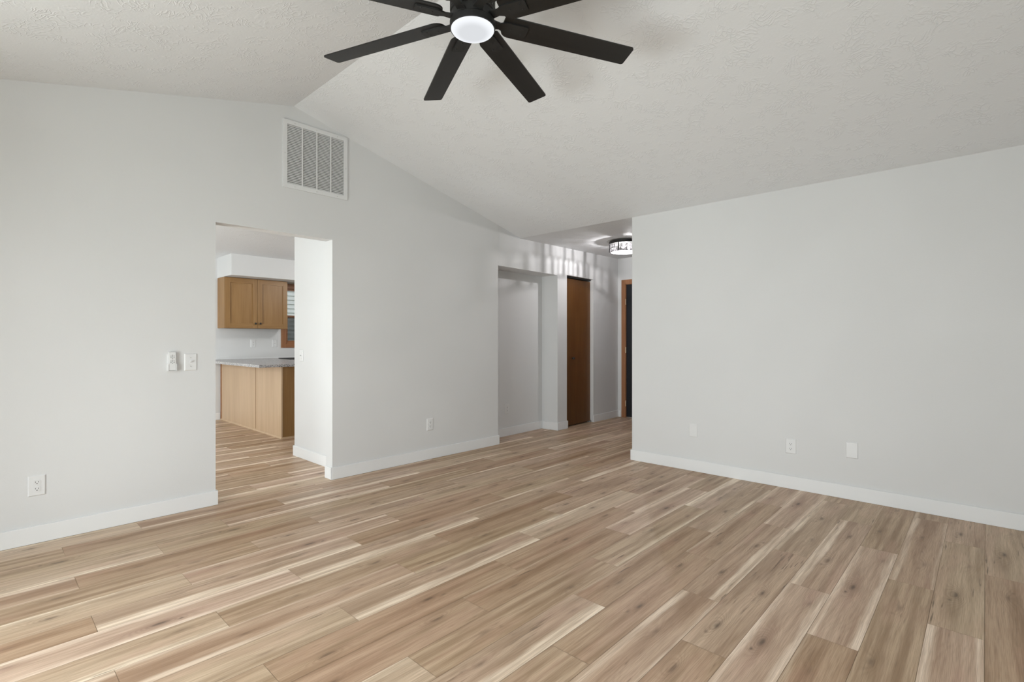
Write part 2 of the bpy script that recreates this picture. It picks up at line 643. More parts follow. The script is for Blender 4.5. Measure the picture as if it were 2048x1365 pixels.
def struct(name, bm, mat, label, cat, loc=None, rot=None):
    return tag(obj(name, bm, mat, None, loc, rot), label, cat, kind='structure')


# ------------------------------------------------------------------ ceilings
bm = bmesh.new()
t_ = 0.10
prism(bm, [(XL - 0.12, zc(XL - 0.12)), (XR, ZR), (XB, ZC), (XB, ZC + t_), (XR, ZR + t_), (XL - 0.12, zc(XL - 0.12) + t_)], 'y', YBK - 0.12, YA + 0.001)
struct('ceiling', bm, 'ceiling', 'vaulted white textured ceiling with a ridge above the fan', 'ceiling')
bm = bmesh.new()
prism(bm, [(XB, ZC), (7.25, ZC + 0.0187 * (7.25 - XB)), (7.25, 2.62), (XB, 2.62)], 'y', 0.9, 5.05)
struct('ceiling_hall', bm, 'ceiling', 'flat textured ceiling over the entry hall', 'ceiling')
struct('ceiling_kitchen', box(XL - 0.12, 6.42, YA + TA, YK + 0.12, 2.447, 2.55), 'ceiling', 'flat textured ceiling over the kitchen beyond the opening', 'ceiling')

# ------------------------------------------------------------------ walls
bm = bmesh.new()
e_ = 0.04
prism(bm, [(XL - 0.12, 0), (DX0, 0), (DX0, zc(DX0) + e_), (XL - 0.12, zc(XL) + e_ - 0.03)], 'y', YA, YA + TA)
prism(bm, [(DX0, DZ), (DX1, DZ), (DX1, zc(DX1) + e_), (XR, ZR + e_), (DX0, zc(DX0) + e_)], 'y', YA, YA + TA)
prism(bm, [(DX1, 0), (XA, 0), (XA, zc(XA) + e_), (DX1, zc(DX1) + e_)], 'y', YA, YA + TA)
struct('wall_left', bm, 'wall', 'tall light grey gable wall with the kitchen opening', 'wall')

struct('wall_right', box(XB, XB + 0.12, YBK - 0.12, YB, 0, ZC + 0.002), 'wall', 'long light grey wall at the right with three low plates', 'wall')


def wall_x(name, x0, x1, ya, yb, zt, holes, label):
    """wall of constant X with rectangular holes (y0,y1,z0,z1)"""
    bm = bmesh.new()
    y = ya
    for (h0, h1, z0, z1) in holes:
        bx(bm, x0, x1, y, h0, 0, zt)
        if z0 > 0:
            bx(bm, x0, x1, h0, h1, 0, z0)
        bx(bm, x0, x1, h0, h1, z1, zt)
        y = h1
    bx(bm, x0, x1, y, yb, 0, zt)
    return struct(name, bm, 'wall', label, 'wall')


wall_x('wall_window', XL - 0.12, XL, YBK - 0.12, YA, 2.46, [(0.6, 3.15, 0.0, 2.06)], 'light grey wall holding the patio door, left of the camera')
wall_x('wall_dining', XL - 0.12, XL, YA + TA, YK + 0.12, 2.46, [(4.5, 6.9, 0.4, 2.1)], 'light grey window wall of the dining area')
bm = bmesh.new()
for (x0, x1, z0, z1) in ((XL, -0.65, 0, None), (1.65, XB, 0, None)):
    top = [(x1, zc(x1) + 0.03)] + ([(XR, ZR + 0.03)] if x0 < XR < x1 else []) + [(x0, zc(x0) + 0.03)]
    prism(bm, [(x0, 0), (x1, 0)] + top, 'y', YBK - 0.12, YBK)
bx(bm, -0.65, 1.65, YBK - 0.12, YBK, 0, 0.6)
prism(bm, [(-0.65, 2.06), (1.65, 2.06), (1.65, zc(1.65) + 0.03), (-0.65, zc(-0.65) + 0.03)], 'y', YBK - 0.12, YBK)
struct('wall_back', bm, 'wall', 'light grey wall behind the camera with an added wide window', 'wall')

# entry hall: its frame is turned a touch from the gable wall
HR = (0, 0, PHI)
S1, S2, S3, SE = 1.178, 1.394, 2.072, 2.80
AD = 0.262
ZA, ZCL = 2.070, 2.094


def ht(s):
    x = XA + s
    return (zc(x) if x < XB else ZC + 0.0187 * (x - XB)) + 0.012


bm = bmesh.new()
sk = XB - XA
prism(bm, [(0, ZA), (S1, ZA), (S1, ht(S1)), (sk, ht(sk)), (0, ht(0) + 0.01)], 'y', 0, AD + 0.1)
bx(bm, -0.1, 0.0, TA + 0.002, AD + 0.1, 0, 2.44)
bx(bm, 0, S1, AD, AD + 0.1, 0, ZA)
prism(bm, [(S1, 0), (S2, 0), (S2, ht(S2)), (S1, ht(S1))], 'y', 0, AD + 0.1)
prism(bm, [(S2, ZCL), (S3, ZCL), (S3, ht(S3)), (S2, ht(S2))], 'y', 0, 0.12)
prism(bm, [(S3, 0), (SE + 0.12, 0), (SE + 0.12, ht(SE + 0.12)), (S3, ht(S3))], 'y', 0, 0.12)
bx(bm, S2 - 0.1, S2, AD + 0.1, 0.75, 0, 2.44)
bx(bm, S3, S3 + 0.1, 0.12, 0.75, 0, 2.44)
bx(bm, S2 - 0.1, S3 + 0.1, 0.75, 0.85, 0, 2.44)
bx(bm, S2, S3, 0.12, 0.75, 2.36, 2.44)
struct('wall_hall', bm, 'wall', 'light grey hall wall with a shallow alcove and closet opening', 'wall', HO, HR)

DL0, DL1, DLZ = -1.045, -0.125, 2.085
bm = bmesh.new()
bx(bm, SE, SE + 0.12, DL1, 0, 0, 2.52)
bx(bm, SE, SE + 0.12, -3.0, DL0, 0, 2.52)
bx(bm, SE, SE + 0.12, DL0, DL1, DLZ, 2.52)
struct('wall_entry', bm, 'wall', 'light grey end wall of the hall around the black door', 'wall', HO, HR)
struct('wall_foyer', box(XB + 0.12, 7.2, 0.95, 1.07, 0, 2.47), 'wall', 'hall wall hidden behind the long right wall', 'wall')

# kitchen and dining
struct('wall_kitchen', box(XK, XK + 0.12, YA + TA, 5.275, 0, 2.45), 'wall', 'bright short return wall just inside the kitchen opening', 'wall')
WX0, WX1, WZ0, WZ1 = 3.545, 4.60, 1.15, 2.075
bm = bmesh.new()
bx(bm, XL - 0.12, WX0, YK, YK + 0.12, 0, 2.45)
bx(bm, WX1, 6.42, YK, YK + 0.12, 0, 2.45)
bx(bm, WX0, WX1, YK, YK + 0.12, 0, WZ0)
bx(bm, WX0, WX1, YK, YK + 0.12, WZ1, 2.45)
struct('wall_kitchen_rear', bm, 'wall', 'light grey rear kitchen wall behind the hanging cabinet', 'wall')
struct('wall_kitchen_far', box(6.3, 6.42, 5.1, YK, 0, 2.45), 'wall', 'kitchen side wall out of sight to the right', 'wall')
struct('wall_soffit', box(2.53, 6.3, 7.876, YK, 2.142, 2.45), 'wall', 'boxed white soffit above the brown hanging cabinet', 'soffit')


# ------------------------------------------------------------------ baseboards
def board(bm, x0, x1, y0, y1):
    bx(bm, x0, x1, y0, y1, 0, BH)
    # eased top edge on both long sides
    for e in bm.edges:
        pass


def base_obj(name, rects, label, loc=None, rot=None):
    bm = bmesh.new()
    for r in rects:
        b2 = box(*r, 0, BH, bevel=0.003, seg=2)
        me = bpy.data.meshes.new('tmp')
        b2.to_mesh(me)
        b2.free()
        bm.from_mesh(me)
        bpy.data.meshes.remove(me)
    return struct(name, bm, 'trim', label, 'baseboard', loc, rot)


base_obj('baseboard_left', [(XL, DX0 + BT, YA - BT, YA), (DX0, DX0 + BT, YA - BT + 0.002, YA + TA)], 'white baseboard on the gable wall, left of the kitchen opening')
base_obj('baseboard_center', [(DX1 - BT, XA + BT, YA - BT, YA), (DX1 - BT, DX1, YA - BT + 0.002, YA + TA), (XA, XA + BT, YA - BT + 0.002, YA + AD)],
         'white baseboard between the kitchen opening and the alcove')
base_obj('baseboard_right', [(XB - BT, XB, YBK, YB + BT), (XB - BT + 0.002, XB + 0.12, YB, YB + BT)], 'white baseboard along the long right wall')
base_obj('baseboard_kitchen', [(XK - BT, XK, YA + TA, 5.275 + BT), (XK - BT + 0.002, XK + 0.12, 5.275, 5.275 + BT)], 'white baseboard on the short kitchen return wall')
base_obj('baseboard_rear', [(XL, 2.565, YK - BT, YK)], 'white baseboard at the rear kitchen wall beside the peninsula')
base_obj('baseboard_hall', [(BT, S1, AD - BT, AD), (S1 - BT, S1, -BT, AD - BT), (S1 - BT + 0.002, S2 + 0.012, -BT, 0), (S2, S2 + 0.012, -BT + 0.002, 0.04),
                            (S3 - 0.006, SE, -BT, 0), (SE - BT, SE, -0.055, -BT)],
         'white baseboards stepping round the hall alcove and closet', HO, HR)
base_obj('baseboard_back', [(XL, XB, YBK, YBK + BT)], 'white baseboard on the wall behind the camera')

# ------------------------------------------------------------------ doors
d1 = thing('door_1', 'flat brown closet door with small black knob in hall', 'door', HO, PHI, kind='structure')
obj('slab', box(S2 + 0.004, S3 - 0.005, 0.052, 0.086, 0.018, ZCL - 0.035, bevel=0.002), 'closet', d1)
bm = bmesh.new()
lathe(bm, [(0, 0.052), (0.012, 0.052), (0.010, 0.040), (0.009, 0.036), (0.016, 0.030), (0.018, 0.022), (0.014, 0.014), (0, 0.012)], 20, 'y', 1.60, 0, 0.95)
obj('knob', bm, 'black', d1, smooth=True)
bm = bmesh.new()
bx(bm, S3 - 0.05, S3 - 0.004, 0.03, 0.075, 0.0005, 0.006)
bx(bm, S3 - 0.010, S3 - 0.004, 0.03, 0.05, 0.0005, 0.03)
obj('pivot_bracket', bm, 'steel', d1)
bm = bmesh.new()
bx(bm, S2 + 0.002, S3 - 0.002, 0.045, 0.090, ZCL - 0.022, ZCL - 0.001)
obj('track', bm, 'black', d1)

d2 = thing('door_2', 'black front door in a reddish wood frame at hall end', 'door', HO, PHI, kind='structure')
obj('slab', box(SE + 0.012, SE + 0.055, DL0 + 0.004, DL1 - 0.004, 0.008, DLZ - 0.004, bevel=0.002), 'black_door', d2)
cw = 0.062
bm = bmesh.new()
bx(bm, SE - 0.016, SE, DL1 - 0.006, DL1 - 0.006 + cw, 0, DLZ - 0.004)
bx(bm, SE - 0.012, SE + 0.012, DL1 - 0.016, DL1 - 0.006, 0, DLZ - 0.004)
obj('side_casing', bm, 'casing', d2)
bm = bmesh.new()
bx(bm, SE - 0.016, SE, DL0 - cw, DL0 + 0.006, 0, DLZ - 0.004)
obj('side_casing', bm, 'casing', d2)
bm = bmesh.new()
bx(bm, SE - 0.016, SE, DL0 - cw, DL1 - 0.006 + cw, DLZ - 0.004, DLZ + 0.058)
bx(bm, SE - 0.012, SE + 0.012, DL0, DL1 - 0.006, DLZ - 0.016, DLZ - 0.004)
obj('head_casing', bm, 'casing', d2)
for z in (0.22, 1.05, 1.80):
    bm = bmesh.new()
    lathe(bm, [(0, z - 0.045), (0.006, z - 0.045), (0.006, z + 0.045), (0, z + 0.045)], 12, 'z', SE - 0.014, DL1 - 0.018, 0)
    h = obj('hinge', bm, 'brass', d2)
    h['label'] = 'pale brass hinge'

# ------------------------------------------------------------------ windows and patio door
def sash(bm, x0, x1, y0, y1, z0, z1, w, axis):
    """rectangular frame; axis 'y' means the frame lies in XZ"""
    if axis == 'y':
        bx(bm, x0, x0 + w, y0, y1, z0, z1)
        bx(bm, x1 - w, x1, y0, y1, z0, z1)
        bx(bm, x0 + w, x1 - w, y0, y1, z0, z0 + w)
        bx(bm, x0 + w, x1 - w, y0, y1, z1 - w, z1)
    else:
        bx(bm, x0, x1, y0, y0 + w, z0, z1)
        bx(bm, x0, x1, y1 - w, y1, z0, z1)
        bx(bm, x0, x1, y0 + w, y1 - w, z0, z0 + w)
        bx(bm, x0, x1, y0 + w, y1 - w, z1 - w, z1)


w1 = thing('window_1', 'wood framed double hung kitchen window partly hidden by return wall', 'window', (0, 0, 0), kind='structure')
c = 0.072
bm = bmesh.new()
bx(bm, WX0 - c, WX0 + 0.004, YK - 0.018, YK, WZ0 - c, WZ1 + 0.064)
bx(bm, WX1 - 0.004, WX1 + c, YK - 0.018, YK, WZ0 - c, WZ1 + 0.064)
obj('side_casing', bm, 'casing', w1)
bm = bmesh.new()
bx(bm, WX0 + 0.004, WX1 - 0.004, YK - 0.018, YK, WZ1 - 0.004, WZ1 + 0.064)
bx(bm, WX0 + 0.004, WX1 - 0.004, YK - 0.018, YK, WZ0 - c, WZ0 + 0.004)
bx(bm, WX0 + 0.004, WX1 - 0.004, YK - 0.026, YK - 0.018, WZ0 - 0.012, WZ0 + 0.004)
obj('head_casing', bm, 'casing_h', w1)
bm = bmesh.new()
sash(bm, WX0, WX1, YK + 0.0, YK + 0.09, WZ0, WZ1, 0.016, 'y')
obj('jamb', bm, 'casing', w1)
zm = 1.605
bm = bmesh.new()
sash(bm, WX0 + 0.016, WX1 - 0.016, YK + 0.055, YK + 0.085, zm - 0.03, WZ1 - 0.016, 0.030, 'y')
s1 = obj('upper_sash', bm, 'casing_h', w1)
obj('pane', box(WX0 + 0.046, WX1 - 0.046, YK + 0.068, YK + 0.072, zm, WZ1 - 0.046), 'glass', s1)
bm = bmesh.new()
sash(bm, WX0 + 0.016, WX1 - 0.016, YK + 0.022, YK + 0.052, WZ0 + 0.016, zm + 0.012, 0.030, 'y')
s2 = obj('lower_sash', bm, 'casing_h', w1)
obj('pane', box(WX0 + 0.046, WX1 - 0.046, YK + 0.035, YK + 0.039, WZ0 + 0.046, zm - 0.018), 'glass', s2)
bm = bmesh.new()
sash(bm, WX0 + 0.016, WX1 - 0.016, YK + 0.092, YK + 0.104, WZ0 + 0.02, zm + 0.01, 0.014, 'y')
s3 = obj('screen_frame', bm, 'vinyl', w1)
obj('screen', box(WX0 + 0.03, WX1 - 0.03, YK + 0.098, YK + 0.099, WZ0 + 0.034, zm - 0.004), 'screen', s3)
obj('sill', box(WX0 - 0.02, WX1 + 0.02, YK + 0.105, YK + 0.15, WZ0 - 0.03, WZ0 + 0.045), 'vinyl', w1)


def plain_window_x(name, label, y0, y1, z0, z1, n):
    w = thing(name, label, 'window', (0, 0, 0), kind='structure')
    bm = bmesh.new()
    sash(bm, XL - 0.09, XL - 0.03, y0, y1, z0, z1, 0.045, 'x')
    obj('frame', bm, 'vinyl', w)
    step = (y1 - y0) / n
    for i in range(n):
        a, b = y0 + i * step, y0 + (i + 1) * step
        bm = bmesh.new()
        sash(bm, XL - 0.075, XL - 0.045, max(a, y0 + 0.045), min(b, y1 - 0.045), z0 + 0.045, z1 - 0.045, 0.04, 'x')
        s = obj('sash', bm, 'vinyl', w)
        obj('pane', box(XL - 0.062, XL - 0.058, max(a, y0 + 0.045) + 0.04, min(b, y1 - 0.045) - 0.04, z0 + 0.085, z1 - 0.085), 'glass', s)


plain_window_x('door_3', 'white sliding patio door in the wall left of the camera', 0.6, 3.15, 0.0, 2.06, 2)
bpy.data.objects['door_3']['category'] = 'door'
plain_window_x('window_2', 'white dining window out of sight beyond the gable wall', 4.5, 6.9, 0.4, 2.1, 2)
w3 = thing('added_window', 'wide white window added behind the camera for fill light', 'window', (0, 0, 0), kind='structure')  # unseen window, added to let in light that evens the gable wall
bm = bmesh.new()
sash(bm, -0.65, 1.65, YBK - 0.09, YBK - 0.03, 0.6, 2.06, 0.045, 'y')
obj('frame', bm, 'vinyl', w3)
for i in range(2):
    a, b = max(-0.605, -0.65 + i * 1.15), min(1.605, -0.65 + (i + 1) * 1.15)
    bm = bmesh.new()
    sash(bm, a, b, YBK - 0.075, YBK - 0.045, 0.645, 2.015, 0.04, 'y')
    s = obj('sash', bm, 'vinyl', w3)
    obj('pane', box(a + 0.04, b - 0.04, YBK - 0.062, YBK - 0.058, 0.685, 1.975), 'glass', s)

# ------------------------------------------------------------------ outside
tag(obj('ground', box(-30, 30, -30, 40, -0.45, -0.25), 'grass'), 'green lawn outside around the house', 'ground', kind='structure')
nh = thing('neighboring_house', 'white lap sided house seen through the kitchen window', 'house', (3, 12.0, -0.25))
bm = bmesh.new()
for i in range(36):
    z = i * 0.1
    prism(bm, [(0.0, z + 0.012), (-0.034, z), (-0.005, z + 0.1), (0.0, z + 0.1)], 'x', -1.0, 9.0)
bx(bm, -1.0, 9.0, 0.0, 0.15, 0, 3.6)
obj('siding', bm, 'siding', nh)
bm = bmesh.new()
prism(bm, [(-0.5, 3.55), (3.0, 5.2), (3.0, 5.3), (-0.5, 3.7)], 'x', -1.4, 9.4)
obj('roof', bm, solid('grey shingles', (0.09, 0.09, 0.1), 0.9, 0.1), nh)

# ------------------------------------------------------------------ kitchen
uc = thing('upper_cabinet', 'brown two door cabinet hanging below the kitchen soffit', 'cabinet', (2.53, 8.15, 1.382))
CW, CH, CD = 0.912, 0.758, 0.33
obj('carcass', box(0, CW, 0.022, CD - 0.001, 0, CH, bevel=0.0015), 'maple', uc)


def shaker(parent, x0, x1, z0, z1, y, kx, kz):
    d = obj('door', (lambda b: (bx(b, x0, x0 + 0.068, y, y + 0.02, z0, z1), bx(b, x1 - 0.068, x1, y, y + 0.02, z0, z1), b)[-1])(bmesh.new()), 'maple', parent)
    obj('rail', box(x0 + 0.068, x1 - 0.068, y, y + 0.02, z0, z0 + 0.072), 'maple_h', d)
    obj('rail', box(x0 + 0.068, x1 - 0.068, y, y + 0.02, z1 - 0.072, z1), 'maple_h', d)
    obj('panel', box(x0 + 0.06, x1 - 0.06, y + 0.014, y + 0.0195, z0 + 0.064, z1 - 0.064), 'maple', d)
    bm = bmesh.new()
    lathe(bm, [(0, 0), (0.007, 0), (0.006, -0.012), (0.014, -0.018), (0.015, -0.024), (0.010, -0.029), (0, -0.030)], 18, 'y', kx, y, kz)
    k = obj('knob', bm, 'black', d, smooth=True)
    k['label'] = 'small black knob'


shaker(uc, 0.004, CW / 2 - 0.002, 0.004, CH - 0.006, 0.0, CW / 2 - 0.034, 0.074)
shaker(uc, CW / 2 + 0.002, CW - 0.004, 0.004, CH - 0.006, 0.0, CW / 2 + 0.036, 0.074)

pc = thing('peninsula_cabinet', 'maple kitchen peninsula, window light painted on its side, under a granite bar top', 'cabinet', (2.572, 6.262, 0))
PL = YK - 6.262
obj('carcass', box(0.012, 0.60, 0.012, PL - 0.002, 0, 0.878), 'maple', pc)
ys = 0.82
obj('side_panel', box(0, 0.012, 0.0, ys - 0.002, 0.0, 0.878), 'maple_lit', pc)
obj('side_panel', box(0, 0.012, ys + 0.002, PL - 0.03, 0.0, 0.878), 'maple_lit', pc)
obj('seam_strip', box(-0.0015, 0.012, ys - 0.006, ys + 0.006, 0.03, 0.878), 'maple', pc)
obj('stile', box(-0.008, 0.012, PL - 0.05, PL - 0.02, 0.0, 0.878), 'casing', pc)
e1 = obj('end_panel', box(0.012, 0.60, 0.0, 0.012, 0.0, 0.878), 'maple', pc)
obj('corner_strip', box(-0.004, 0.014, -0.004, 0.012, 0.028, 0.878, bevel=0.001), 'maple_lit', pc)
bm = bmesh.new()
prism(bm, [(-0.013, 0), (0, 0), (0, 0.02), (-0.004, 0.02), (-0.013, 0.008)], 'y', -0.013, PL - 0.02)
bx(bm, 0, 0.60, -0.013, 0, 0, 0.018)
obj('base_moulding', bm, 'maple_lit', pc)

bc = thing('base_cabinet', 'maple base cabinet along the rear kitchen wall', 'cabinet', (3.19, 7.64, 0))
obj('carcass', box(0.0, 3.1, 0.022, 0.838, 0.1, 0.878), 'maple', bc)
obj('toe_kick', box(0.0, 3.1, 0.08, 0.83, 0, 0.1), 'black', bc)
for i in range(5):
    obj('door', box(0.02 + i * 0.61, 0.61 + i * 0.61, 0, 0.02, 0.12, 0.86, bevel=0.002), 'maple', bc)

ct = thing('countertop', 'speckled grey granite counter on the peninsula with bar overhang', 'countertop', (2.30, 6.235, 0.879))
bm = bmesh.new()
prism(bm, [(0, 0), (0.90, 0), (0.90, 1.37), (3.99, 1.37), (3.99, YK - 6.236), (0, YK - 6.236)], 'z', 0, 0.032)
obj('slab', bm, 'granite', ct)
obj('backsplash', box(0.02, 3.98, YK - 6.256, YK - 6.236, 0.032, 0.050), 'trim', ct)

sk_ = thing('kitchen_sink', 'black sink set into the counter below the kitchen window', 'sink', (3.30, 7.70, 0.9125))
bm = bmesh.new()
bx(bm, 0, 0.8, 0, 0.03, 0, 0.012)
bx(bm, 0, 0.8, 0.42, 0.45, 0, 0.012)
bx(bm, 0, 0.03, 0.03, 0.42, 0, 0.012)
bx(bm, 0.77, 0.8, 0.03, 0.42, 0, 0.012)
obj('rim', bm, 'sink', sk_)
obj('basin', box(0.03, 0.77, 0.03, 0.42, 0.0, 0.003), 'sink', sk_)


# ------------------------------------------------------------------ plates, outlets and switches
# each is built facing -Y with its back at y = 0
def plate(parent, w=0.078, h=0.120, d=0.0065):
    bm = bmesh.new()
    lo = [(-w / 2, -h / 2), (w / 2, -h / 2), (w / 2, h / 2), (-w / 2, h / 2)]
    q = 0.005
    hi = [(-w / 2 + q, -h / 2 + q), (w / 2 - q, -h / 2 + q), (w / 2 - q, h / 2 - q), (-w / 2 + q, h / 2 - q)]
    A = [bm.verts.new((x, 0, z)) for x, z in lo]
    B = [bm.verts.new((x, -d * 0.45, z)) for x, z in lo]
    Cc = [bm.verts.new((x, -d, z)) for x, z in hi]
    bm.faces.new(A)
    bm.faces.new(Cc)
    for P, Q in ((A, B), (B, Cc)):
        for i in range(4):
            bm.faces.new((P[i], P[(i + 1) % 4], Q[(i + 1) % 4], Q[i]))
    return obj('wall_plate', bm, 'plastic', parent)


def screw(parent, x, z, y, mat='plastic', r=0.0035):
    bm = bmesh.new()
    lathe(bm, [(0, y), (r, y), (r * 0.9, y - 0.0012), (0, y - 0.0016)], 12, 'y', x, 0, z)
    return obj('screw', bm, mat, parent)


def make_outlet(label, loc, rz, group='duplex wall outlets'):
    t = thing('wall_outlet', label, 'outlet', loc, rz, group)
    plate(t)
    for s in (-1, 1):
        bm = bmesh.new()
        pts = []
        for i in range(24):
            a = 2 * PI * i / 24
            pts.append((0.0172 * math.cos(a), max(-0.0125, min(0.0125, 0.0172 * math.sin(a))) + s * 0.0195))
        prism(bm, pts, 'y', -0.0095, -0.004)
        r = obj('receptacle', bm, 'plastic', t)
        z0 = s * 0.0195
        for (sx, w, hh, dz) in ((-0.0064, 0.0024, 0.0085, 0.003), (0.0064, 0.0024, 0.007, 0.003)):
            obj('slot', box(sx - w / 2, sx + w / 2, -0.0100, -0.0090, z0 + dz - hh / 2, z0 + dz + hh / 2), 'dark_slot', r)
        bm = bmesh.new()
        lathe(bm, [(0, -0.0090), (0.0027, -0.0090), (0.0027, -0.0100), (0, -0.0100)], 12, 'y', 0, 0, z0 - 0.0072)
        obj('slot', bm, 'dark_slot', r)
    screw(t, 0, 0, -0.0065)
    return t


def make_switch(label, loc, rz):
    t = thing('light_switch', label, 'switch', loc, rz, 'toggle light switches')
    plate(t)
    bm = bmesh.new()
    prism(bm, [(-0.006, -0.004), (-0.0065, 0.004), (-0.021, 0.011), (-0.023, 0.004)], 'x', -0.0048, 0.0048)
    obj('toggle', bm, 'plastic', t)
    obj('toggle_slot', box(-0.0062, 0.0062, -0.0072, -0.0060, -0.012, 0.012), 'trim', t)
    screw(t, 0, 0.030, -0.0065, 'steel')
    screw(t, 0, -0.030, -0.0065, 'steel')
    return t


def make_blank(label, loc, rz):
    t = thing('blank_plate', label, 'wall plate', loc, rz, 'blank plates on the right wall')
    plate(t)
    screw(t, 0, 0.042, -0.0065)
    screw(t, 0, -0.042, -0.0065)
    return t


RX = -PI / 2     # turns a -Y facing plate to face -X
o0 = make_outlet('white duplex outlet near the floor at the far left of the photo', (0.260, YA, 0.341), 0)
dup(o0, (3.170, YA, 0.350), 0, 'white outlet low on the gable wall between kitchen opening and alcove')
dup(o0, (XB, 1.157, 0.344), RX, 'white outlet between two blank plates on the right wall')


def H(s, t, z):
    return (HO[0] + s * math.cos(PHI) - t * math.sin(PHI), HO[1] + s * math.sin(PHI) + t * math.cos(PHI), z)


dup(o0, H(0.455, AD, 0.339), PHI, 'white outlet low inside the shaded hall alcove')
dup(o0, (3.041, YK, 1.150), 0, 'white outlet under the hanging kitchen cabinet, above the counter')
sw = make_switch('white toggle switch beside the remote, left of kitchen opening', (1.056, YA, 1.050), 0)
dup(sw, (3.370, YK, 1.150), 0, 'white switch just left of the wood framed kitchen window')
dup(sw, (XK, 5.105, 1.045), RX, 'white toggle switch on the bright kitchen return wall')
b0 = make_blank('blank white plate nearest the hall corner on the right wall', (XB, 1.969, 0.373), RX)
dup(b0, (XB, 0.741, 0.373), RX, 'blank white plate farthest right on the right wall')

# wall remote in its cradle
rm = thing('fan_remote', 'white handheld fan remote in wall cradle left of the switch', 'remote', (0.941, YA, 1.058))
bm = bmesh.new()
bx(bm, -0.026, 0.026, -0.004, 0, -0.064, 0.05)
bx(bm, -0.026, -0.022, -0.030, -0.004, -0.064, -0.018)
bx(bm, 0.022, 0.026, -0.030, -0.004, -0.064, -0.018)
bx(bm, -0.026, 0.026, -0.030, -0.004, -0.067, -0.063)
obj('cradle', bm, 'plastic', rm)
obj('handset', box(-0.0215, 0.0215, -0.027, -0.004, -0.062, 0.065, bevel=0.003), 'plastic', rm)
grey = solid('grey remote button', (0.30, 0.30, 0.30), 0.5)
for zc_ in (0.032, -0.002):
    for i in range(6):
        a = PI / 6 + i * PI / 3
        bm = bmesh.new()
        lathe(bm, [(0, -0.027), (0.0032, -0.027), (0.0028, -0.0285), (0, -0.0287)], 12, 'y', 0.0105 * math.cos(a), 0, zc_ + 0.0105 * math.sin(a))
        obj('button', bm, grey, rm)
    bm = bmesh.new()
    lathe(bm, [(0, -0.027), (0.0032, -0.027), (0.0028, -0.0285), (0, -0.0287)], 12, 'y', 0, 0, zc_)
    obj('button', bm, grey, rm)

# ------------------------------------------------------------------ return air grille
vx0, vx1, vz0, vz1 = 1.699, 2.257, 2.437, 2.986
vg = thing('return_air_grille', 'large white return air grille high on the gable wall', 'air vent', ((vx0 + vx1) / 2, YA, vz0))
W, Hh = vx1 - vx0, vz1 - vz0
fl, ft = 0.033, 0.036
bm = bmesh.new()
for (x0, x1, z0, z1) in ((-W / 2, W / 2, 0, ft), (-W / 2, W / 2, Hh - ft, Hh), (-W / 2, -W / 2 + fl, ft, Hh - ft), (W / 2 - fl, W / 2, ft, Hh - ft)):
    bx(bm, x0, x1, -0.012, 0, z0, z1)
obj('frame', bm, 'plastic', vg)
obj('duct_shade', box(-W / 2 + fl, W / 2 - fl, -0.0012, -0.0002, ft, Hh - ft), 'duct', vg)  # flat sheet with the duct's shade in its colour, wall left uncut
iw = W - 2 * fl
nl = 36
pit = (Hh - 2 * ft) / nl
lou = None
for i in range(nl):
    z = ft + (i + 0.5) * pit
    if lou is None:
        bm = bmesh.new()
        prism(bm, [(-0.0110, 0.0027), (-0.0103, 0.0034), (-0.0036, -0.0027), (-0.0043, -0.0034)], 'x', -iw / 2, iw / 2)
        lou = obj('louver', bm, 'plastic', vg, (0, 0, z))
    else:
        c_ = lou.copy()
        COL.objects.link(c_)
        c_.parent = vg
        c_.location = (0, 0, z)
for k in (1, 2, 3):
    x = -iw / 2 + iw * k / 4
    obj('divider', box(x - 0.006, x + 0.006, -0.0125, -0.0105, ft, Hh - ft), 'plastic', vg)
for (x, z) in ((-W * 0.33, Hh - 0.016), (0, Hh - 0.016), (W * 0.33, Hh - 0.016), (-W * 0.33, 0.016), (0, 0.016), (W * 0.33, 0.016), (-W / 2 + 0.015, Hh / 2), (W / 2 - 0.015, Hh / 2)):
    screw(vg, x, z, -0.012, 'steel', 0.004)

# ------------------------------------------------------------------ ceiling fan
FX, FY, FZ = 1.541, 1.689, 2.893
FK = 0.859
cf = thing('ceiling_fan', 'black eight blade ceiling fan with lit round lens at ridge', 'ceiling fan', (FX, FY, 0.170))
cf.scale = (FK, FK, FK)
bm = bmesh.new()
lathe(bm, [(0, 2.835), (0.118, 2.835), (0.1195, 2.842), (0.1195, 2.868), (0.112, 2.876), (0.112, 2.915), (0.117, 2.921),
           (0.117, 3.000), (0.108, 3.016), (0.07, 3.030), (0, 3.030)], 56)
mh = obj('motor_housing', bm, 'fan', cf, smooth=True)
bm = bmesh.new()
for i in range(24):
    a = i * 2 * PI / 24
    v = bx(bm, 0.1165, 0.1185, -0.005, 0.005, 2.93, 2.99)
    bmesh.ops.rotate(bm, verts=v, cent=(0, 0, 0), matrix=Matrix.Rotation(a, 3, 'Z'))
obj('vent_ribs', bm, 'black', mh)
bm = bmesh.new()
lathe(bm, [(0, 3.03), (0.030, 3.03), (0.030, 3.05), (0.016, 3.06), (0.016, 3.30), (0, 3.30)], 28)
obj('downrod', bm, 'fan', cf, smooth=True)
bm = bmesh.new()
lathe(bm, [(0, 3.262), (0.03, 3.262), (0.072, 3.285), (0.080, 3.31), (0.080, 3.352), (0, 3.352)], 40)
obj('canopy', bm, 'fan', cf, smooth=True)
bm = bmesh.new()
lathe(bm, [(0, 2.812), (0.05, 2.814), (0.09, 2.820), (0.108, 2.827), (0.113, 2.834), (0.113, 2.838), (0, 2.838)], 56)
obj('light_lens', bm, 'lens', cf, smooth=True)

R0, R1, BW, PIT = 0.165, 0.962, 0.131, math.radians(-12.2)
pts = []


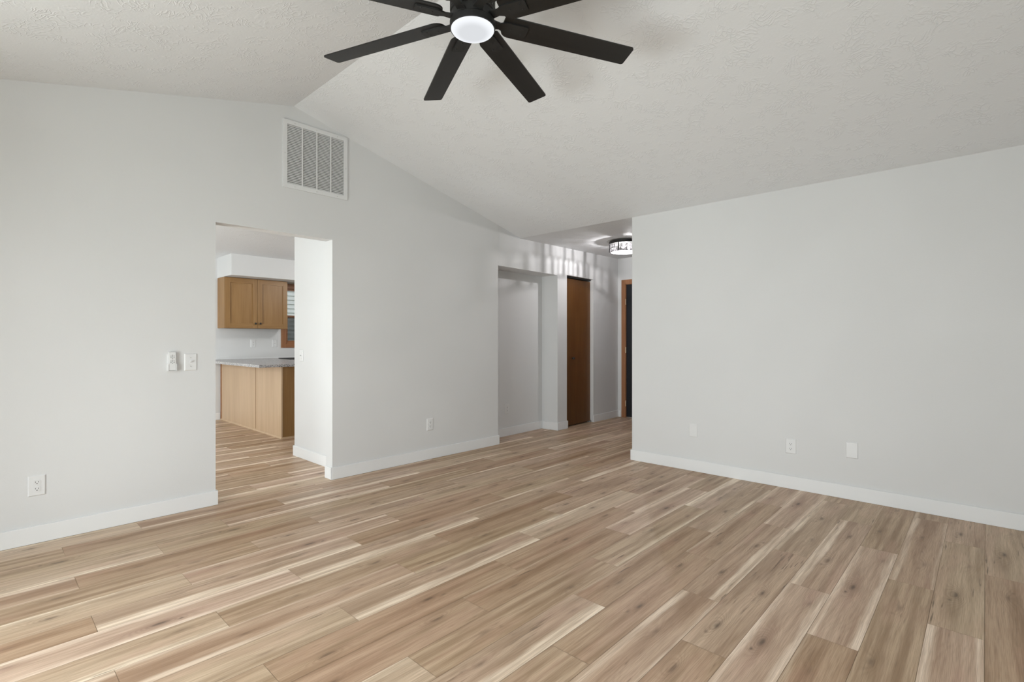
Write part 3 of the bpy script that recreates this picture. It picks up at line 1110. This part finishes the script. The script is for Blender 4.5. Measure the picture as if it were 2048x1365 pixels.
def corner(cx, cy, r, a0, a1, n=5):
    return [(cx + r * math.cos(math.radians(a0 + (a1 - a0) * i / n)), cy + r * math.sin(math.radians(a0 + (a1 - a0) * i / n))) for i in range(n + 1)]


hw = BW / 2
pts += corner(R1 - 0.014, hw - 0.014, 0.014, 0, 90)
pts += corner(R0 + 0.05, hw - 0.05, 0.05, 90, 180)
pts += corner(R0 + 0.012, -hw + 0.012, 0.012, 180, 270)
pts += corner(R1 - 0.014, -hw + 0.014, 0.014, 270, 360)
bm = bmesh.new()
prism(bm, pts, 'z', -0.004, 0.004)
blade = iron = None
for k in range(8):
    a = math.radians(109.6) - k * PI / 4
    rot = (Matrix.Rotation(a, 4, 'Z') @ Matrix.Rotation(PIT, 4, 'X')).to_euler()
    if blade is None:
        blade = obj('blade', bm, 'blade', cf, (0, 0, FZ), rot)
        bm = bmesh.new()
        # arm from the hub, then a pad screwed under one half of the blade
        prism(bm, [(0.104, -0.030), (0.150, -0.022), (0.185, -0.036), (0.300, -0.036), (0.306, -0.028), (0.306, 0.024),
                   (0.300, 0.032), (0.190, 0.032), (0.150, 0.016), (0.104, 0.024)], 'z', -0.013, -0.0042)
        for (x, y) in ((0.215, 0.0), (0.275, 0.018), (0.275, -0.02)):
            lathe(bm, [(0, -0.0155), (0.005, -0.0150), (0.006, -0.013), (0, -0.013)], 10, 'z', x, y, 0)
        iron = obj('blade_bracket', bm, 'fan', cf, (0, 0, FZ), rot)
    else:
        for src in (blade, iron):
            c_ = src.copy()
            COL.objects.link(c_)
            c_.parent = cf
            c_.rotation_euler = rot

# ------------------------------------------------------------------ flush crystal lamp in the hall
LX, LY, LZ = 5.640, 3.340, 2.44 + 0.0187 * (5.640 - XB) + 0.001
fl_ = thing('flush_ceiling_lamp', 'round black and crystal flush lamp on the hall ceiling', 'ceiling lamp', (LX, LY, LZ))
bm = bmesh.new()
lathe(bm, [(0, 0), (0.215, 0), (0.222, -0.006), (0.205, -0.012), (0.180, -0.012), (0.0, -0.012)], 56)
obj('canopy', bm, 'steel', fl_, smooth=True)
bm = bmesh.new()
lathe(bm, [(0.176, -0.012), (0.192, -0.012), (0.192, -0.045), (0.176, -0.045), (0.176, -0.012)], 56)
obj('top_ring', bm, 'black', fl_, smooth=True)
for z0, z1, r in ((-0.056, -0.052, 0.181), (-0.100, -0.096, 0.181), (-0.146, -0.142, 0.174)):
    bm = bmesh.new()
    lathe(bm, [(r - 0.004, z0), (r + 0.004, z0), (r + 0.004, z1), (r - 0.004, z1), (r - 0.004, z0)], 56)
    obj('ring', bm, 'black', fl_, smooth=True)
for k in range(6):
    a = k * PI / 3 + math.radians(8)
    bm = bmesh.new()
    v = bx(bm, 0.183, 0.191, -0.006, 0.006, -0.146, -0.034)
    obj('post', bm, 'black', fl_, rot=(0, 0, a))


def gem(h, w, d):
    b = bmesh.new()
    prof = [(0.35, -h / 2), (1.0, -h / 2 + 0.006), (1.0, h / 2 - 0.006), (0.35, h / 2)]
    rings = []
    for f, z in prof:
        rings.append([b.verts.new((x * f, y * f, z)) for x, y in ((-d, 0), (-d * 0.3, -w), (d * 0.7, -w * 0.7), (d, 0), (d * 0.7, w * 0.7), (-d * 0.3, w))])
    for p, q in zip(rings, rings[1:]):
        for i in range(6):
            b.faces.new((p[i], p[(i + 1) % 6], q[(i + 1) % 6], q[i]))
    b.faces.new(rings[0][::-1])
    b.faces.new(rings[-1])
    return b


for (h, w, d, r, z, n) in ((0.046, 0.0094, 0.006, 0.177, -0.077, 54), (0.042, 0.0094, 0.006, 0.174, -0.121, 46)):
    proto = {}
    for k in range(n):
        mt = 'crystal_b' if (k * 7) % 5 < 2 else 'crystal_a'
        a = 2 * PI * k / n
        loc, rot = (r * math.cos(a), r * math.sin(a), z), (0, 0, a)
        if mt not in proto:
            proto[mt] = obj('crystal', gem(h, w, d), mt, fl_, loc, rot)
        else:
            c_ = proto[mt].copy()
            COL.objects.link(c_)
            c_.parent = fl_
            c_.location = loc
            c_.rotation_euler = rot
bm = bmesh.new()
lathe(bm, [(0, -0.1475), (0.08, -0.147), (0.14, -0.1455), (0.1705, -0.143)], 40)
obj('bottom_diffuser', bm, 'frosted', fl_)  # disc added under the crystals to spread the light downward
for k in range(3):
    a = math.radians((200, 270, 340)[k])
    bm = bmesh.new()
    lathe(bm, [(0, -0.110), (0.016, -0.102), (0.022, -0.085), (0.018, -0.068), (0.011, -0.055), (0.011, -0.035), (0, -0.035)], 20, 'z', 0.075 * math.cos(a), 0.075 * math.sin(a), 0)
    obj('bulb', bm, 'bulb', fl_, smooth=True)
pl = bpy.data.lights.new('hall_lamp_light', 'POINT')
pl.energy = 58
pl.color = (1.0, 0.97, 0.98)
pl.shadow_soft_size = 0.010
po = bpy.data.objects.new('hall_lamp_light', pl)
COL.objects.link(po)
po.location = (LX, LY, LZ - 0.080)

# ------------------------------------------------------------------ unseen ceiling lamp, added to brighten the kitchen
KX, KY, KZ = 4.1, 6.4, 2.446
kl = thing('kitchen_fill_lamp', 'unseen round flush lamp added to brighten the kitchen', 'ceiling lamp', (KX, KY, KZ))
bm = bmesh.new()
lathe(bm, [(0, 0), (0.20, 0), (0.20, -0.03), (0, -0.03)], 40)
obj('canopy', bm, 'steel', kl, smooth=True)
bm = bmesh.new()
lathe(bm, [(0.18, -0.03), (0.17, -0.06), (0.10, -0.085), (0, -0.09)], 40)
obj('diffuser', bm, emit_mat('fill lamp diffuser', (1.0, 0.97, 0.93), 2.0), kl, smooth=True)
kd = bpy.data.lights.new('kitchen_fill_light', 'POINT')
kd.energy = 33
kd.color = (1.0, 0.98, 0.95)
kd.shadow_soft_size = 0.12
ko = bpy.data.objects.new('kitchen_fill_light', kd)
COL.objects.link(ko)
ko.location = (KX, KY, KZ - 0.23)
